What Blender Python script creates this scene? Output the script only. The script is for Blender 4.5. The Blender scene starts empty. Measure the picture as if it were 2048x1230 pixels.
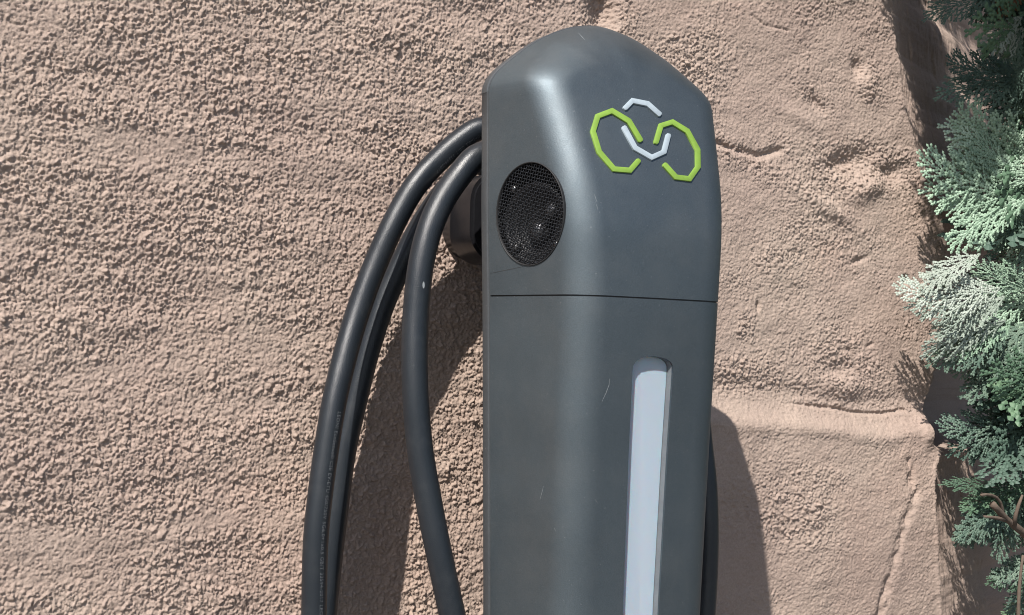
import bpy, bmesh, math, random
import numpy as np
from mathutils import Vector, Matrix
from mathutils.bvhtree import BVHTree
random.seed(7)
R = math.radians
SC = bpy.context.scene
COL = SC.collection

# ------------------------------------------------------------ camera
F_PX = 2500.0
YAW, PITCH, ROLL = R(28), R(1.8), R(1.6)
fw = Vector((math.sin(YAW)*math.cos(PITCH), math.cos(YAW)*math.cos(PITCH), math.sin(PITCH)))
r0 = Vector((math.cos(YAW), -math.sin(YAW), 0)); u0 = r0.cross(fw)
rt = r0*math.cos(ROLL) + u0*math.sin(ROLL); up = rt.cross(fw)
CAM = -fw*0.80
cd = bpy.data.cameras.new('camera'); cam = bpy.data.objects.new('camera', cd); COL.objects.link(cam)
m = Matrix((rt, up, -fw)).transposed().to_4x4(); m.translation = CAM
cam.matrix_world = m
cd.sensor_width = 36; cd.lens = 36*F_PX/2048; cd.clip_start = .01; cd.clip_end = 500
SC.camera = cam
SC.cycles.filter_width = 1.05

# ------------------------------------------------------------ light
SUN = Vector((-1.09, -1.0, 1.64)).normalized()
w = bpy.data.worlds.new('World'); SC.world = w; w.use_nodes = True
nt = w.node_tree; bg = nt.nodes['Background']
sky = nt.nodes.new('ShaderNodeTexSky'); sky.sky_type = 'NISHITA'; sky.sun_disc = False
sky.sun_elevation = math.asin(SUN.z); sky.sun_rotation = math.atan2(SUN.x, SUN.y) % (2*math.pi)
nt.links.new(sky.outputs[0], bg.inputs[0]); bg.inputs[1].default_value = 0.088
sl = bpy.data.lights.new('sun', 'SUN'); sl.energy = 5.0; sl.angle = R(.55); sl.color = (1, .95, .89)
so = bpy.data.objects.new('sun', sl); COL.objects.link(so)
so.rotation_euler = SUN.to_track_quat('Z', 'Y').to_euler(); so.location = SUN*4
SC.view_settings.view_transform = 'Standard'; SC.view_settings.look = 'None'
SC.view_settings.gamma = 1; SC.view_settings.use_curve_mapping = False
SC.view_settings.exposure = 0.46

# ------------------------------------------------------------ helpers
def ray(px, py):
    return (fw*F_PX + rt*(px-1024) - up*(py-615)).normalized()
def at(px, py, d):
    """world point d metres in front of the wall plane that stands at photo position px, py"""
    v = ray(px, py); return CAM + v*((-d-CAM.y)/v.y)

def tag(o, label=None, cat=None, group=None, kind=None):
    for k, v in (('label', label), ('category', cat), ('group', group), ('kind', kind)):
        if v: o[k] = v
    return o

def meshobj(name, verts, faces, mat, parent=None, smooth=False):
    me = bpy.data.meshes.new(name); me.from_pydata([tuple(v) for v in verts], [], faces); me.update()
    if mat: me.materials.append(mat)
    if smooth:
        me.polygons.foreach_set('use_smooth', [True]*len(me.polygons))
    o = bpy.data.objects.new(name, me); COL.objects.link(o)
    if parent: o.parent = parent
    return o

def bmobj(name, bm, mat, parent=None, smooth=True, angle=35):
    bmesh.ops.recalc_face_normals(bm, faces=bm.faces)
    me = bpy.data.meshes.new(name); bm.to_mesh(me); bm.free()
    if mat: me.materials.append(mat)
    if smooth:
        me.polygons.foreach_set('use_smooth', [True]*len(me.polygons))
        me.set_sharp_from_angle(angle=R(angle))
    o = bpy.data.objects.new(name, me); COL.objects.link(o)
    if parent: o.parent = parent
    return o

def empty(name, loc=(0, 0, 0)):
    o = bpy.data.objects.new(name, None); o.location = loc; o.empty_display_size = .05
    COL.objects.link(o); return o

def adopt(child, parent):
    """parent without moving the child"""
    child.parent = parent
    child.matrix_parent_inverse = Matrix.Translation(-Vector(parent.location))
    return child

class Nodes:
    def __init__(s, name, rough=.5, metallic=0, color=(.5, .5, .5)):
        s.m = bpy.data.materials.new(name); s.m.use_nodes = True
        s.t = s.m.node_tree; s.b = s.t.nodes['Principled BSDF']
        s.b.inputs['Roughness'].default_value = rough; s.b.inputs['Metallic'].default_value = metallic
        s.b.inputs['Base Color'].default_value = (*color, 1)
        s.tc = None
    def n(s, typ, **kw):
        x = s.t.nodes.new(typ)
        for k, v in kw.items():
            if k in x.inputs: x.inputs[k].default_value = v
            else: setattr(x, k, v)
        return x
    def l(s, a, b): s.t.links.new(a, b)
    def co(s):
        if not s.tc: s.tc = s.n('ShaderNodeTexCoord')
        return s.tc.outputs['Object']
    def noise(s, scale, detail=4, rough=.55, stretch=None, dist=0):
        x = s.n('ShaderNodeTexNoise', Scale=scale, Detail=detail, Roughness=rough, Distortion=dist)
        if stretch:
            mp = s.n('ShaderNodeMapping'); mp.inputs['Scale'].default_value = stretch
            s.l(s.co(), mp.inputs[0]); s.l(mp.outputs[0], x.inputs['Vector'])
        else: s.l(s.co(), x.inputs['Vector'])
        return x.outputs['Fac']
    def ramp(s, fac, stops):
        x = s.n('ShaderNodeValToRGB'); e = x.color_ramp.elements
        while len(e) < len(stops): e.new(.5)
        for q, (p, c) in zip(e, stops):
            q.position = p; q.color = (*c, 1) if len(c) == 3 else c
        s.l(fac, x.inputs[0]); return x.outputs[0]
    def mix(s, fac, a, b, typ='MIX'):
        x = s.n('ShaderNodeMix', data_type='RGBA', blend_type=typ)
        for i, v in ((0, fac), (6, a), (7, b)):
            if hasattr(v, 'links'): s.l(v, x.inputs[i])
            else: x.inputs[i].default_value = v if i == 0 else (*v, 1)
        return x.outputs[2]
    def bump(s, fac, strength, dist, prev=None):
        x = s.n('ShaderNodeBump', Strength=strength, Distance=dist)
        s.l(fac, x.inputs['Height'])
        if prev: s.l(prev, x.inputs['Normal'])
        return x.outputs[0]
    def rng(s, fac, lo, hi, a=0, b=1):
        x = s.n('ShaderNodeMapRange'); s.l(fac, x.inputs[0])
        for i, v in ((1, a), (2, b), (3, lo), (4, hi)): x.inputs[i].default_value = v
        return x.outputs[0]

# ------------------------------------------------------------ materials
def mat_wall():
    s = Nodes('render_plaster', .93)
    big = s.noise(7, 5, .6)
    c = s.ramp(big, [(.3, (.37, .280, .236)), (.5, (.415, .322, .268)), (.7, (.435, .347, .286))])
    rust = s.ramp(s.noise(3.1, 6, .65), [(.52, (0, 0, 0)), (.75, (1, 1, 1))])
    c = s.mix(s.rng(rust, 0, .35), c, (.45, .29, .225))
    st = s.ramp(s.noise(22, 8, .72, stretch=(1, 1, .6)), [(.42, (0, 0, 0)), (.72, (1, 1, 1))]); c = s.mix(s.rng(st, 0, .30), c, (.34, .262, .222))
    fine = s.ramp(s.noise(900, 3, .7), [(.3, (.78, .78, .78)), (.7, (1.12, 1.12, 1.12))])
    c = s.mix(.8, c, fine, 'MULTIPLY')
    s.l(c, s.b.inputs['Base Color'])
    n = s.bump(s.noise(1100, 4, .75), .8, .0008)
    s.l(n, s.b.inputs['Normal']); s.b.inputs['Specular IOR Level'].default_value = .25
    return s.m

def mat_paint(name, col, rough=.42, metal=.55, grain=1.0):
    s = Nodes(name, rough, metal, col)
    sp = s.ramp(s.noise(2600, 2, .7), [(.35, tuple(x*.86 for x in col)), (.65, tuple(x*1.16 for x in col))])
    dust = s.ramp(s.noise(26, 8, .72), [(.45, (0, 0, 0)), (.8, (1, 1, 1))])
    c = s.mix(s.rng(dust, 0, .16), sp, (.30, .285, .265))
    scr = s.ramp(s.noise(55, 8, .8, stretch=(7, 7, .55)), [(.735, (0, 0, 0)), (.76, (1, 1, 1))])
    c = s.mix(s.rng(scr, 0, .35), c, (.33, .33, .33))
    spk = s.ramp(s.noise(900, 2, .5), [(.735, (0, 0, 0)), (.75, (1, 1, 1))]); c = s.mix(s.rng(spk, 0, .5), c, (.34, .35, .36))
    s.l(c, s.b.inputs['Base Color'])
    s.l(s.rng(s.noise(18, 6, .65), rough-.05, rough+.09, .3, .7), s.b.inputs['Roughness'])
    n = s.bump(s.noise(1500, 2, .6), .28*grain, .00022)
    s.l(n, s.b.inputs['Normal'])
    return s.m

def mat_rubber():
    s = Nodes('cable_rubber', .5, 0, (.016, .018, .02))
    dust = s.ramp(s.noise(60, 8, .75), [(.5, (0, 0, 0)), (.85, (1, 1, 1))])
    c = s.mix(s.rng(dust, 0, .20), (.012, .016, .021), (.10, .10, .10))
    s.l(c, s.b.inputs['Base Color'])
    s.l(s.rng(s.noise(40, 4), .32, .45, .3, .7), s.b.inputs['Roughness'])
    s.b.inputs['Specular IOR Level'].default_value = .55
    n = s.bump(s.noise(1700, 2, .6), .5, .0003); n = s.bump(s.noise(90, 3), .25, .0008, n)
    s.l(n, s.b.inputs['Normal']); return s.m

def mat_leaf(name, lo, hi, tip, rough=.55):
    s = Nodes(name, rough)
    oi = s.n('ShaderNodeObjectInfo')
    f = s.n('ShaderNodeMath', operation='ADD'); s.l(s.rng(oi.outputs['Random'], -.22, .22), f.inputs[0])
    s.l(s.noise(160, 4, .6), f.inputs[1])
    c = s.ramp(f.outputs[0], [(.25, lo), (.55, hi), (.85, tip)])
    s.l(c, s.b.inputs['Base Color'])
    s.b.inputs['Specular IOR Level'].default_value = .35
    s.l(s.bump(s.noise(2500, 2), .3, .0003), s.b.inputs['Normal'])
    return s.m

def simple(name, col, rough=.5, metal=0, spec=None, bump=None):
    s = Nodes(name, rough, metal, col)
    v = s.ramp(s.noise(140, 6, .7), [(.3, tuple(x*.85 for x in col)), (.7, tuple(min(1, x*1.12) for x in col))])
    s.l(v, s.b.inputs['Base Color'])
    if spec is not None: s.b.inputs['Specular IOR Level'].default_value = spec
    if bump: s.l(s.bump(s.noise(bump[0], 3), bump[1], .0004), s.b.inputs['Normal'])
    return s.m

M_WALL = mat_wall()
M_HEAD = mat_paint('charcoal_cover_paint', (.112, .136, .152), .54, .87)
M_SHELL = mat_paint('rear_shell_paint', (.09, .097, .104), .5, .5)
M_DARK = simple('dark_inner_plastic', (.012, .012, .013), .6)
M_BRACKET = simple('black_bracket_plastic', (.012, .012, .014), .28, 0, .5, (300, .2))
M_RUBBER = mat_rubber()
M_PRINT = simple('cable_print', (.13, .14, .15), .7)
M_GREEN = simple('lime_emblem_plastic', (.19, .32, .045), .55, 0, .5)
M_WHITE = simple('pale_emblem_plastic', (.33, .39, .43), .5, 0, .5)
M_DIFF = Nodes('milky_diffuser', .3, 0, (.39, .455, .52)); M_DIFF.b.inputs['Subsurface Weight'].default_value = .7; M_DIFF.b.inputs['Subsurface Scale'].default_value = .006
M_DIFF.l(M_DIFF.rng(M_DIFF.noise(30, 5), .24, .36), M_DIFF.b.inputs['Roughness']); M_DIFF = M_DIFF.m
M_CHAN = simple('channel_grey', (.17, .185, .20), .4, .3)
M_WIRE = simple('grille_wire', (.030, .032, .036), .26, .6, .6)
M_CONE = simple('speaker_cone', (.025, .025, .028), .5)
M_CAP = simple('speaker_dome_metal', (.16, .16, .17), .32, .8)
M_SCREW = simple('screw_metal', (.35, .35, .35), .35, 1)
M_GROUND = simple('grey_paving', (.12, .115, .11), .9)
M_FILM = simple('film_edge', (.04, .042, .046), .5)
M_SCUFF = simple('pale_scuff', (.24, .26, .27), .6)
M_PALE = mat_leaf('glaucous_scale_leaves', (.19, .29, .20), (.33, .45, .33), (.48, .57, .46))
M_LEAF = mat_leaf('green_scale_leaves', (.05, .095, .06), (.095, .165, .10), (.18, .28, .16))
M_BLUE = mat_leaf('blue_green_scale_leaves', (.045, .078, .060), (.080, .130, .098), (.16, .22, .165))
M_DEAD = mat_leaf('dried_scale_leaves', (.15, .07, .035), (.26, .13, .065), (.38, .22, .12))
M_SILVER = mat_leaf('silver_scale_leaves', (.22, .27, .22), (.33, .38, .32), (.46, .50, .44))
M_BARK = simple('cypress_bark', (.12, .09, .07), .9, 0, .3, (420, 1))

# ------------------------------------------------------------ ground (below the frame, lights the wall from underneath)
g = meshobj('ground', [(-60, -120, -1.3), (60, -120, -1.3), (60, .6, -1.3), (-60, .6, -1.3)], [(0, 1, 2, 3)], M_GROUND)
tag(g, kind='structure')

# ------------------------------------------------------------ wall: rough plaster as real relief
def hsh(ix, iz, k):
    n = (ix.astype(np.int64)*374761393 + iz.astype(np.int64)*668265263 + k*2147483647*31) & 0xffffffff
    n = ((n ^ (n >> 13))*1274126177) & 0xffffffff
    n = ((n ^ (n >> 16))*2246822519) & 0xffffffff
    return ((n ^ (n >> 15)) & 0xffffff)/float(0xffffff)

def vnoise(x, z, k):
    ix = np.floor(x); iz = np.floor(z); fx = x-ix; fz = z-iz
    fx = fx*fx*fx*(fx*(fx*6-15)+10); fz = fz*fz*fz*(fz*(fz*6-15)+10)
    a = hsh(ix, iz, k); b = hsh(ix+1, iz, k); c = hsh(ix, iz+1, k); d = hsh(ix+1, iz+1, k)
    return (a*(1-fx)+b*fx)*(1-fz) + (c*(1-fx)+d*fx)*fz - .5

def fbm(x, z, k, o=4, g=.5):
    s = 0; a = 1
    for i in range(o):
        s = s + a*vnoise(x, z, k+i*17); x = x*2.03+5.1; z = z*1.97+3.3; a *= g
    return s

def crumbs(x, z, cell, k, prob, rmin, rmax, sharp=2.0, angular=True):
    """separate lumps of plaster standing off the wall: 0 between them, up to about 1 on top"""
    u = x/cell; v = z/cell; iu = np.floor(u); iv = np.floor(v)
    out = np.zeros_like(x)
    for di in (-1, 0, 1):
        for dj in (-1, 0, 1):
            cu = iu+di; cv = iv+dj
            px = cu + hsh(cu, cv, k); pz = cv + hsh(cu, cv, k+1)
            rr = rmin + (rmax-rmin)*hsh(cu, cv, k+2)**2
            keep = hsh(cu, cv, k+3) < prob
            hh = (.35+.65*hsh(cu, cv, k+4))
            an = hsh(cu, cv, k+5)*6.283; ca = np.cos(an); sa = np.sin(an)
            dx = u-px; dz = v-pz
            a = dx*ca+dz*sa; b = (-dx*sa+dz*ca)*(1.1+.8*hsh(cu, cv, k+6))
            if angular:
                d = np.maximum(np.abs(a)*.92, np.abs(b)*.92)*.55 + np.sqrt(a*a+b*b)*.5
            else: d = np.sqrt(a*a+b*b)
            t = np.clip(1-d/rr, 0, 1)
            h = np.where(keep, hh*(1-(1-t)**sharp), 0)
            out = np.maximum(out, h)
    return out

def wcurve(pts, d=0):
    """photo positions on the wall -> list of (z, x), rising z"""
    q = [at(a, b, d) for a, b in pts]; q.sort(key=lambda v: v.z)
    return np.array([v.z for v in q]), np.array([v.x for v in q])

def sstep(a, b, t):
    t = np.clip((t-a)/(b-a), 0, 1); return t*t*(3-2*t)

def blob(X, Z, px, py, rx, rz, ang=0):
    c = at(px, py, 0); dx = X-c.x; dz = Z-c.z; ca, sa = math.cos(R(ang)), math.sin(R(ang))
    a = (dx*ca+dz*sa)/rx; b = (-dx*sa+dz*ca)/rz
    return np.exp(-(a*a+b*b))

def axis(segs):
    out = []
    for a, b, st in segs:
        n = max(1, int(round((b-a)/st))); out += list(np.linspace(a, b, n, endpoint=False))
    out.append(segs[-1][1]); return np.array(out)

def seg_dist(X, Z, pts):
    best = np.full_like(X, 9.)
    for (a, b), (c, d) in zip(pts[:-1], pts[1:]):
        p, q = at(a, b, 0), at(c, d, 0); vx, vz = q.x-p.x, q.z-p.z; L = vx*vx+vz*vz
        t = np.clip(((X-p.x)*vx+(Z-p.z)*vz)/L, 0, 1)
        best = np.minimum(best, np.hypot(X-p.x-t*vx, Z-p.z-t*vz))
    return best

def build_wall():
    xs = axis([(-1.6, -.45, .05), (-.45, -.33, .004), (-.33, .0, .00056), (.0, .37, .00070), (.37, .50, .0014), (.50, .75, .01), (.75, 1.8, .05)])
    zs = axis([(-1.3, -.32, .05), (-.32, -.245, .004), (-.245, .285, .00061), (.285, .34, .004), (.34, 1.2, .05)])
    X, Z = np.meshgrid(xs, zs)
    wx = X + .0012*fbm(X*260, Z*260, 3, 2); wz = Z + .0012*fbm(X*260, Z*260, 9, 2)
    # how coarse the cast is: coarse on the left, finer over the right third
    low = fbm(X*9, Z*14, 21, 3)
    left = 1-sstep(-.03, .05, X + .05*low)
    coarse = np.clip(.36+.44*left + .55*fbm(X*16, Z*34, 33, 3) + .40*fbm(X*6, Z*52, 37, 2)*left, .05, 1.3)
    rough = 0
    for px, py, rx, rz, an, am in ((1700, 330, .045, .022, 20, .7), (1800, 350, .03, .02, 0, .5), (1600, 480, .05, .02, 10, .6),
                                   (1480, 310, .03, .008, -18, .6), (1680, 730, .03, .018, 0, .6), (1735, 150, .012, .012, 0, .6),
                                   (1630, 200, .02, .008, -25, .6), (1210, 30, .02, .03, 0, .9), (1500, 760, .03, .010, 0, .45),
                                   (1490, 655, .008, .012, 0, .8), (1400, 130, .03, .05, 0, .5), (1560, 1000, .05, .03, 0, .25)):
        rough = rough + am*blob(X, Z, px, py, rx, rz, an)
    coarse = np.clip(coarse + rough*(1-left), .12, 1.3)
    h = .0011*fbm(X*42, Z*60, 51, 3) + .0026*fbm(X*7, Z*11, 57, 2)
    # trowel drag: faint horizontal waves on the left half
    h += left*(.0007*fbm(X*18, Z*110, 61, 3)+.0014*fbm(X*11, Z*36, 65, 2))
    A = crumbs(wx, wz, .0042, 101, .42, .28, .66, 2.2)
    B = crumbs(wx, wz, .0021, 131, .62, .32, .74, 2.0)
    Cc = crumbs(wx, wz, .00145, 171, .85, .35, .85, 1.6)
    D = fbm(X*780, Z*780, 201, 2)
    cl = sstep(.25, .95, coarse)
    h += .0019*A*cl*np.clip(.3+1.5*fbm(X*45, Z*45, 211, 2)+.5, 0, 1.2) + .00155*B*(.08+.92*cl) + .0011*Cc*(.45+.55*cl) + .0010*D*(.60+.40*cl)
    h += .0006*fbm(wx*330, wz*330, 221, 3)*(.25+.95*cl)
    # ---- large forms on the right
    def hollow(px, py, rx, rz, an, am): return am*blob(X, Z, px, py, rx, rz, an)
    h -= hollow(1205, 25, .010, .018, 10, .010) + hollow(1222, 10, .006, .012, 0, .004)
    h -= hollow(1700, 322, .022, .009, 18, .006) + hollow(1785, 345, .016, .008, 10, .005)
    h += hollow(1735, 375, .018, .008, 30, .005) + hollow(1660, 420, .03, .006, -22, .003)
    h -= hollow(1718, 135, .006, .008, 0, .005) - hollow(1735, 170, .010, .012, 20, .0035)
    h -= hollow(1635, 205, .010, .005, -28, .003) - hollow(1600, 235, .02, .006, -20, .0025)
    h -= hollow(1680, 740, .012, .008, 0, .0035) - hollow(1680, 775, .02, .010, 0, .004)
    h -= hollow(1812, 560, .0030, .0028, 0, .006) + hollow(1720, 520, .008, .002, 20, .002) + hollow(1700, 700, .003, .002, 0, .002)
    h -= hollow(1517, 612, .0015, .004, 0, .003) + hollow(1740, 690, .004, .0015, 30, .002)
    dd = seg_dist(X, Z, [(1435, 285), (1480, 300), (1520, 312), (1560, 300)]); h -= .0028*np.exp(-(dd/.0028)**2)
    dd = seg_dist(X, Z, [(1505, 30), (1530, 50), (1575, 60)]); h -= .0010*np.exp(-(dd/.0012)**2)
    # ---- lower block: stands proud, bevel on its top edge catches the sun
    zl, xl = wcurve([(1380, 800), (1430, 803), (1500, 806), (1560, 808), (1620, 816), (1700, 829), (1760, 830), (1800, 825), (1850, 822), (2048, 850)])
    o = np.argsort(xl); zedge = np.interp(X, xl[o], zl[o]); zedge = zedge + .0022*fbm(X*55, X*0, 241, 2)
    onr = sstep(-.0, .06, X)
    dz = zedge-Z
    sharp = sstep(.215, .255, X)
    h += onr*(.0075+.002*sharp)*sstep(-.003, .020, dz)*(1-.55*sstep(.07, .2, dz))
    h -= onr*sharp*.0020*np.exp(-((dz+.0012)/.0014)**2)*(X < .345)
    h += onr*.0016*np.exp(-((dz-.014)/.006)**2)
    h -= onr*.0022*np.exp(-((dz+.010)/.008)**2)
    dd = seg_dist(X, Z, [(1800, 925), (1812, 985), (1790, 1040), (1770, 1120), (1745, 1235), (1738, 1300)])
    dg = dd + .0015*fbm(X*150, Z*150, 251, 2)
    h -= .0026*np.exp(-(dg/.0036)**2)*(1+1.5*fbm(X*200, Z*120, 255, 2))
    # ---- right-hand edge and the slope falling away behind it
    ze, xe = wcurve([(1768, -60), (1775, 0), (1786, 60), (1800, 130), (1808, 190), (1822, 250), (1842, 320), (1868, 380), (1885, 430),
                     (1893, 480), (1894, 560), (1890, 640), (1878, 720), (1858, 790), (1846, 824), (1850, 850), (1852, 885),
                     (1866, 900), (1856, 930), (1852, 1000), (1862, 1080), (1866, 1150), (1872, 1230), (1880, 1330)])
    E = np.interp(Z, ze, xe) + .0025*fbm(X*0+3.3, Z*90, 261, 3) + .0008*fbm(X*60, Z*400, 265, 2)
    s = X-E
    t1 = at(1880, 415, 0).z; t2 = at(1850, 880, 0).z
    notch = sstep(t1+.006, t1-.012, Z)*sstep(t2-.006, t2+.002, Z) if False else (1-sstep(t1-.012, t1+.006, Z))*sstep(t2-.014, t2+.004, Z)
    edge = sstep(-.004, .003, s)
    slope = .50 + .12*fbm(X*0, Z*20, 271, 2)
    back = -np.clip(s, 0, .30)*slope
    deep = -.120*sstep(0, .008, s) - .25*np.clip(s, 0, .3)
    behind = back*(1-notch) + deep*notch
    streak = .0018*fbm(X*230+Z*60, Z*32, 281, 3)+.0010*fbm(X*600, Z*60, 285, 2)
    body = h*(1-edge) + edge*(.35*h+streak-.003*sstep(0, .004, s))
    h = body + behind
    h += .0028*np.exp(-(s/.0035)**2)*(Z < t2)*(1-notch)           # rolled lip of plaster on the lower block
    rz, rx_ = at(1838, 858, 0).z, at(1838, 858, 0).x
    h += .0035*np.exp(-(np.abs((X-rx_)/.0055)**3+np.abs((Z-rz)/.012)**3))
    # flatten outside the modelled range so other viewpoints meet a calm wall
    ny, nx = X.shape
    V = np.empty((ny*nx, 3), np.float32)
    # push sideways a little so that lumps overhang instead of being pure heights
    V[:, 0] = (X + .0005*fbm(X*500, Z*500, 301, 1)*cl).ravel(); V[:, 1] = (-h).ravel(); V[:, 2] = (Z + (.55*.0016*B*cl*0 - .0004*A*cl)).ravel()
    i = np.arange(ny*nx).reshape(ny, nx)
    q = np.stack([i[:-1, :-1], i[:-1, 1:], i[1:, 1:], i[1:, :-1]], -1).reshape(-1, 4).astype(np.int32)
    me = bpy.data.meshes.new('plaster_wall')
    me.vertices.add(len(V)); me.vertices.foreach_set('co', V.ravel())
    me.loops.add(q.size); me.loops.foreach_set('vertex_index', q.ravel())
    me.polygons.add(len(q)); me.polygons.foreach_set('loop_start', np.arange(0, q.size, 4, dtype=np.int32))
    me.update(calc_edges=True); me.materials.append(M_WALL)
    ob = bpy.data.objects.new('plaster_wall', me); COL.objects.link(ob)
    tag(ob, 'sunlit wall of coarse beige-pink roughcast plaster behind the charging station', 'wall')
    return ob
build_wall()

# ------------------------------------------------------------ charging station
E_D = .12                                   # its back stands this far off the wall
STATION = empty('charging_station', (-.016, -E_D, -.62))
tag(STATION, 'dark grey slim charging station with rounded top, round speaker grille and pale light strip', 'charging station')
def XC(z): return np.interp(z, [-.6, -.16, 0, .06, .11], [-.0155, -.0160, -.0171, -.0170, -.0182])
def HW(z): return np.interp(z, [-.6, -.166, -.08, 0, .05, .1068, .2], [.0540, .0594, .0618, .0641, .0665, .0668, .0668])
FZ = ([-.6, -.156, -.075, 0, .035, .06, .090, .112, .125, .138, .150, .16], [.052, .0575, .0615, .0665, .0660, .0610, .0512, .0432, .0385, .0330, .0275, .022])
_fz = np.linspace(-.62, .2, 821); _fv = np.interp(_fz, *FZ); _k = np.hanning(31); _fv = np.convolve(np.pad(_fv, 15, 'edge'), _k/_k.sum(), 'valid')
def FR(z): return np.interp(z, _fz, _fv)
Z0 = .1068
ARCH = [(-.0668, .1068), (-.0662, .1110), (-.0640, .1156), (-.0600, .1205), (-.0534, .1264), (-.0450, .1332), (-.0350, .1400), (-.0205, .1470), (-.0080, .1503), (0, .1510)]

def catmull(pts, n):
    out = []; P = [pts[0]]+list(pts)+[pts[-1]]
    for i in range(1, len(P)-2):
        for k in range(n):
            t = k/n; a, b, c, d = [np.array(p) for p in P[i-1:i+3]]
            out.append(.5*((2*b)+(-a+c)*t+(2*a-5*b+4*c-d)*t*t+(-a+3*b-3*c+d)*t**3))
    out.append(np.array(P[-2])); return out

def outline(zlo, zhi, head):
    o = []
    n = max(2, int((zhi-zlo)/.004)); zs = np.linspace(zlo, zhi, n)
    left = [(XC(z)-HW(z), z, XC(z), z) for z in zs]; right = [(XC(z)+HW(z), z, XC(z), z) for z in zs]
    if not head: return left, right
    a = catmull(ARCH, 7); xc = XC(Z0)
    arch = [(xc+p[0], p[1], xc, Z0) for p in a[1:]]
    mir = [(xc-p[0], p[1], xc, Z0) for p in a[:-1]][::-1]
    return left + arch + mir + right[::-1]

D0 = .0078
def profile_pts(ox, oz, sx, sz, inset=0.0, rfil=.022):
    L = math.hypot(sx-ox, sz-oz); ux, uz = (sx-ox)/L, (sz-oz)/L
    pts = []
    def F_at(s): return float(FR(oz+uz*s))
    arch = abs(uz)
    f0 = F_at(0)
    rr0 = min(rfil*(1+.45*arch), 1.1*f0); T = .364; A0 = R(70)
    for k in range(9):
        t = k/8; s = 0.
        for _ in range(3):
            Ds = F_at(s)-rr0*(1-math.cos(A0)); Dk = D0+max(0, Ds-D0)*t; s = inset+T*(Dk-D0)
        pts.append((s, Dk))
    s1 = pts[-1][0]
    for k in range(1, 15):
        th = A0*(1-k/14); s = min(s1+rr0*(math.sin(A0)-math.sin(th)), L*.97); f = F_at(s)
        pts.append((s, f-rr0+rr0*math.cos(th)))
    s0 = pts[-1][0]
    for k in range(1, 8):
        s = s0+(L-s0)*k/7; pts.append((s, F_at(s)+.0010*(1-((L-s)/(L-s0+1e-9))**2)))
    return [(ox+ux*s, -(E_D+D), oz+uz*s) for s, D in pts]

def cover(zlo, zhi, head):
    bm = bmesh.new(); rows = []
    def row(t): return [bm.verts.new(p) for p in profile_pts(*t)]
    if head:
        rows = [row(t) for t in outline(zlo, zhi, True)]
        for a, b in zip(rows[:-1], rows[1:]):
            for j in range(len(a)-1):
                bm.faces.new((a[j], b[j], b[j+1], a[j+1]))
    else:
        l, r = outline(zlo, zhi, False)
        for side in (l, r):
            rr = [row(t) for t in side]
            for a, b in zip(rr[:-1], rr[1:]):
                for j in range(len(a)-1): bm.faces.new((a[j], b[j], b[j+1], a[j+1]))
    bmesh.ops.remove_doubles(bm, verts=bm.verts, dist=.00006)
    bmesh.ops.recalc_face_normals(bm, faces=bm.faces)
    # outward = towards -y
    s = sum(f.normal.y for f in bm.faces)
    if s > 0: bmesh.ops.reverse_faces(bm, faces=bm.faces)
    return bm

HITS = []
def finish_cover(bm, name, mat, cutters):
    """thickness, holes, then the smooth surface's own normals on everything that lies on it"""
    ref = bm.copy(); bm.normal_update(); ref.normal_update()
    tree = BVHTree.FromBMesh(ref); ref.verts.ensure_lookup_table(); ref.faces.ensure_lookup_table()
    HITS.append(tree)
    me = bpy.data.meshes.new(name+'_tmp'); bm.to_mesh(me); bm.free()
    o = bpy.data.objects.new(name, me); COL.objects.link(o)
    md = o.modifiers.new('thick', 'SOLIDIFY'); md.thickness = .0022; md.offset = -1
    cs = []
    for c in cutters:
        bpy.context.view_layer.update()
        b = o.modifiers.new('hole', 'BOOLEAN'); b.operation = 'DIFFERENCE'; b.object = c; b.solver = 'EXACT'; cs.append(c)
    bpy.context.view_layer.update()
    dg = bpy.context.evaluated_depsgraph_get()
    me2 = bpy.data.meshes.new_from_object(o.evaluated_get(dg)); me2.name = name
    o.modifiers.clear(); o.data = me2; bpy.data.meshes.remove(me)
    for c in cs: bpy.data.objects.remove(c)
    me2.materials.clear(); me2.materials.append(mat)
    me2.polygons.foreach_set('use_smooth', [True]*len(me2.polygons))
    def smooth_n(p):
        loc, nn, idx, dist = tree.find_nearest(p)
        if loc is None or dist > .0003: return None
        f = ref.faces[idx]; tot = Vector(); W = 0
        for v in f.verts:
            ww = 1/((v.co-p).length+1e-6); tot += v.normal*ww; W += ww
        return tot.normalized()
    cache = {}; norms = [None]*len(me2.loops)
    for p in me2.polygons:
        fn = p.normal
        for li in p.loop_indices:
            vi = me2.loops[li].vertex_index
            if vi not in cache: cache[vi] = smooth_n(me2.vertices[vi].co)
            n = cache[vi]
            norms[li] = n if (n is not None and n.dot(fn) > .80) else Vector(fn)
    me2.normals_split_custom_set([tuple(n) for n in norms])
    adopt(o, STATION); ref.free(); return o

def poly_prism(pts, a, b, axis_v=None):
    """closed prism from a list of points, swept from offset a to offset b (both vectors)"""
    bm = bmesh.new(); A = [bm.verts.new(Vector(p)+a) for p in pts]; B = [bm.verts.new(Vector(p)+b) for p in pts]
    n = len(pts); bm.faces.new(A); bm.faces.new(B[::-1])
    for i in range(n): bm.faces.new((A[i], B[i], B[(i+1) % n], A[(i+1) % n]))
    bmesh.ops.recalc_face_normals(bm, faces=bm.faces); return bm

def raw(bm, name='cutter'):
    me = bpy.data.meshes.new(name); bm.to_mesh(me); bm.free(); o = bpy.data.objects.new(name, me); COL.objects.link(o); return o

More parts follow.
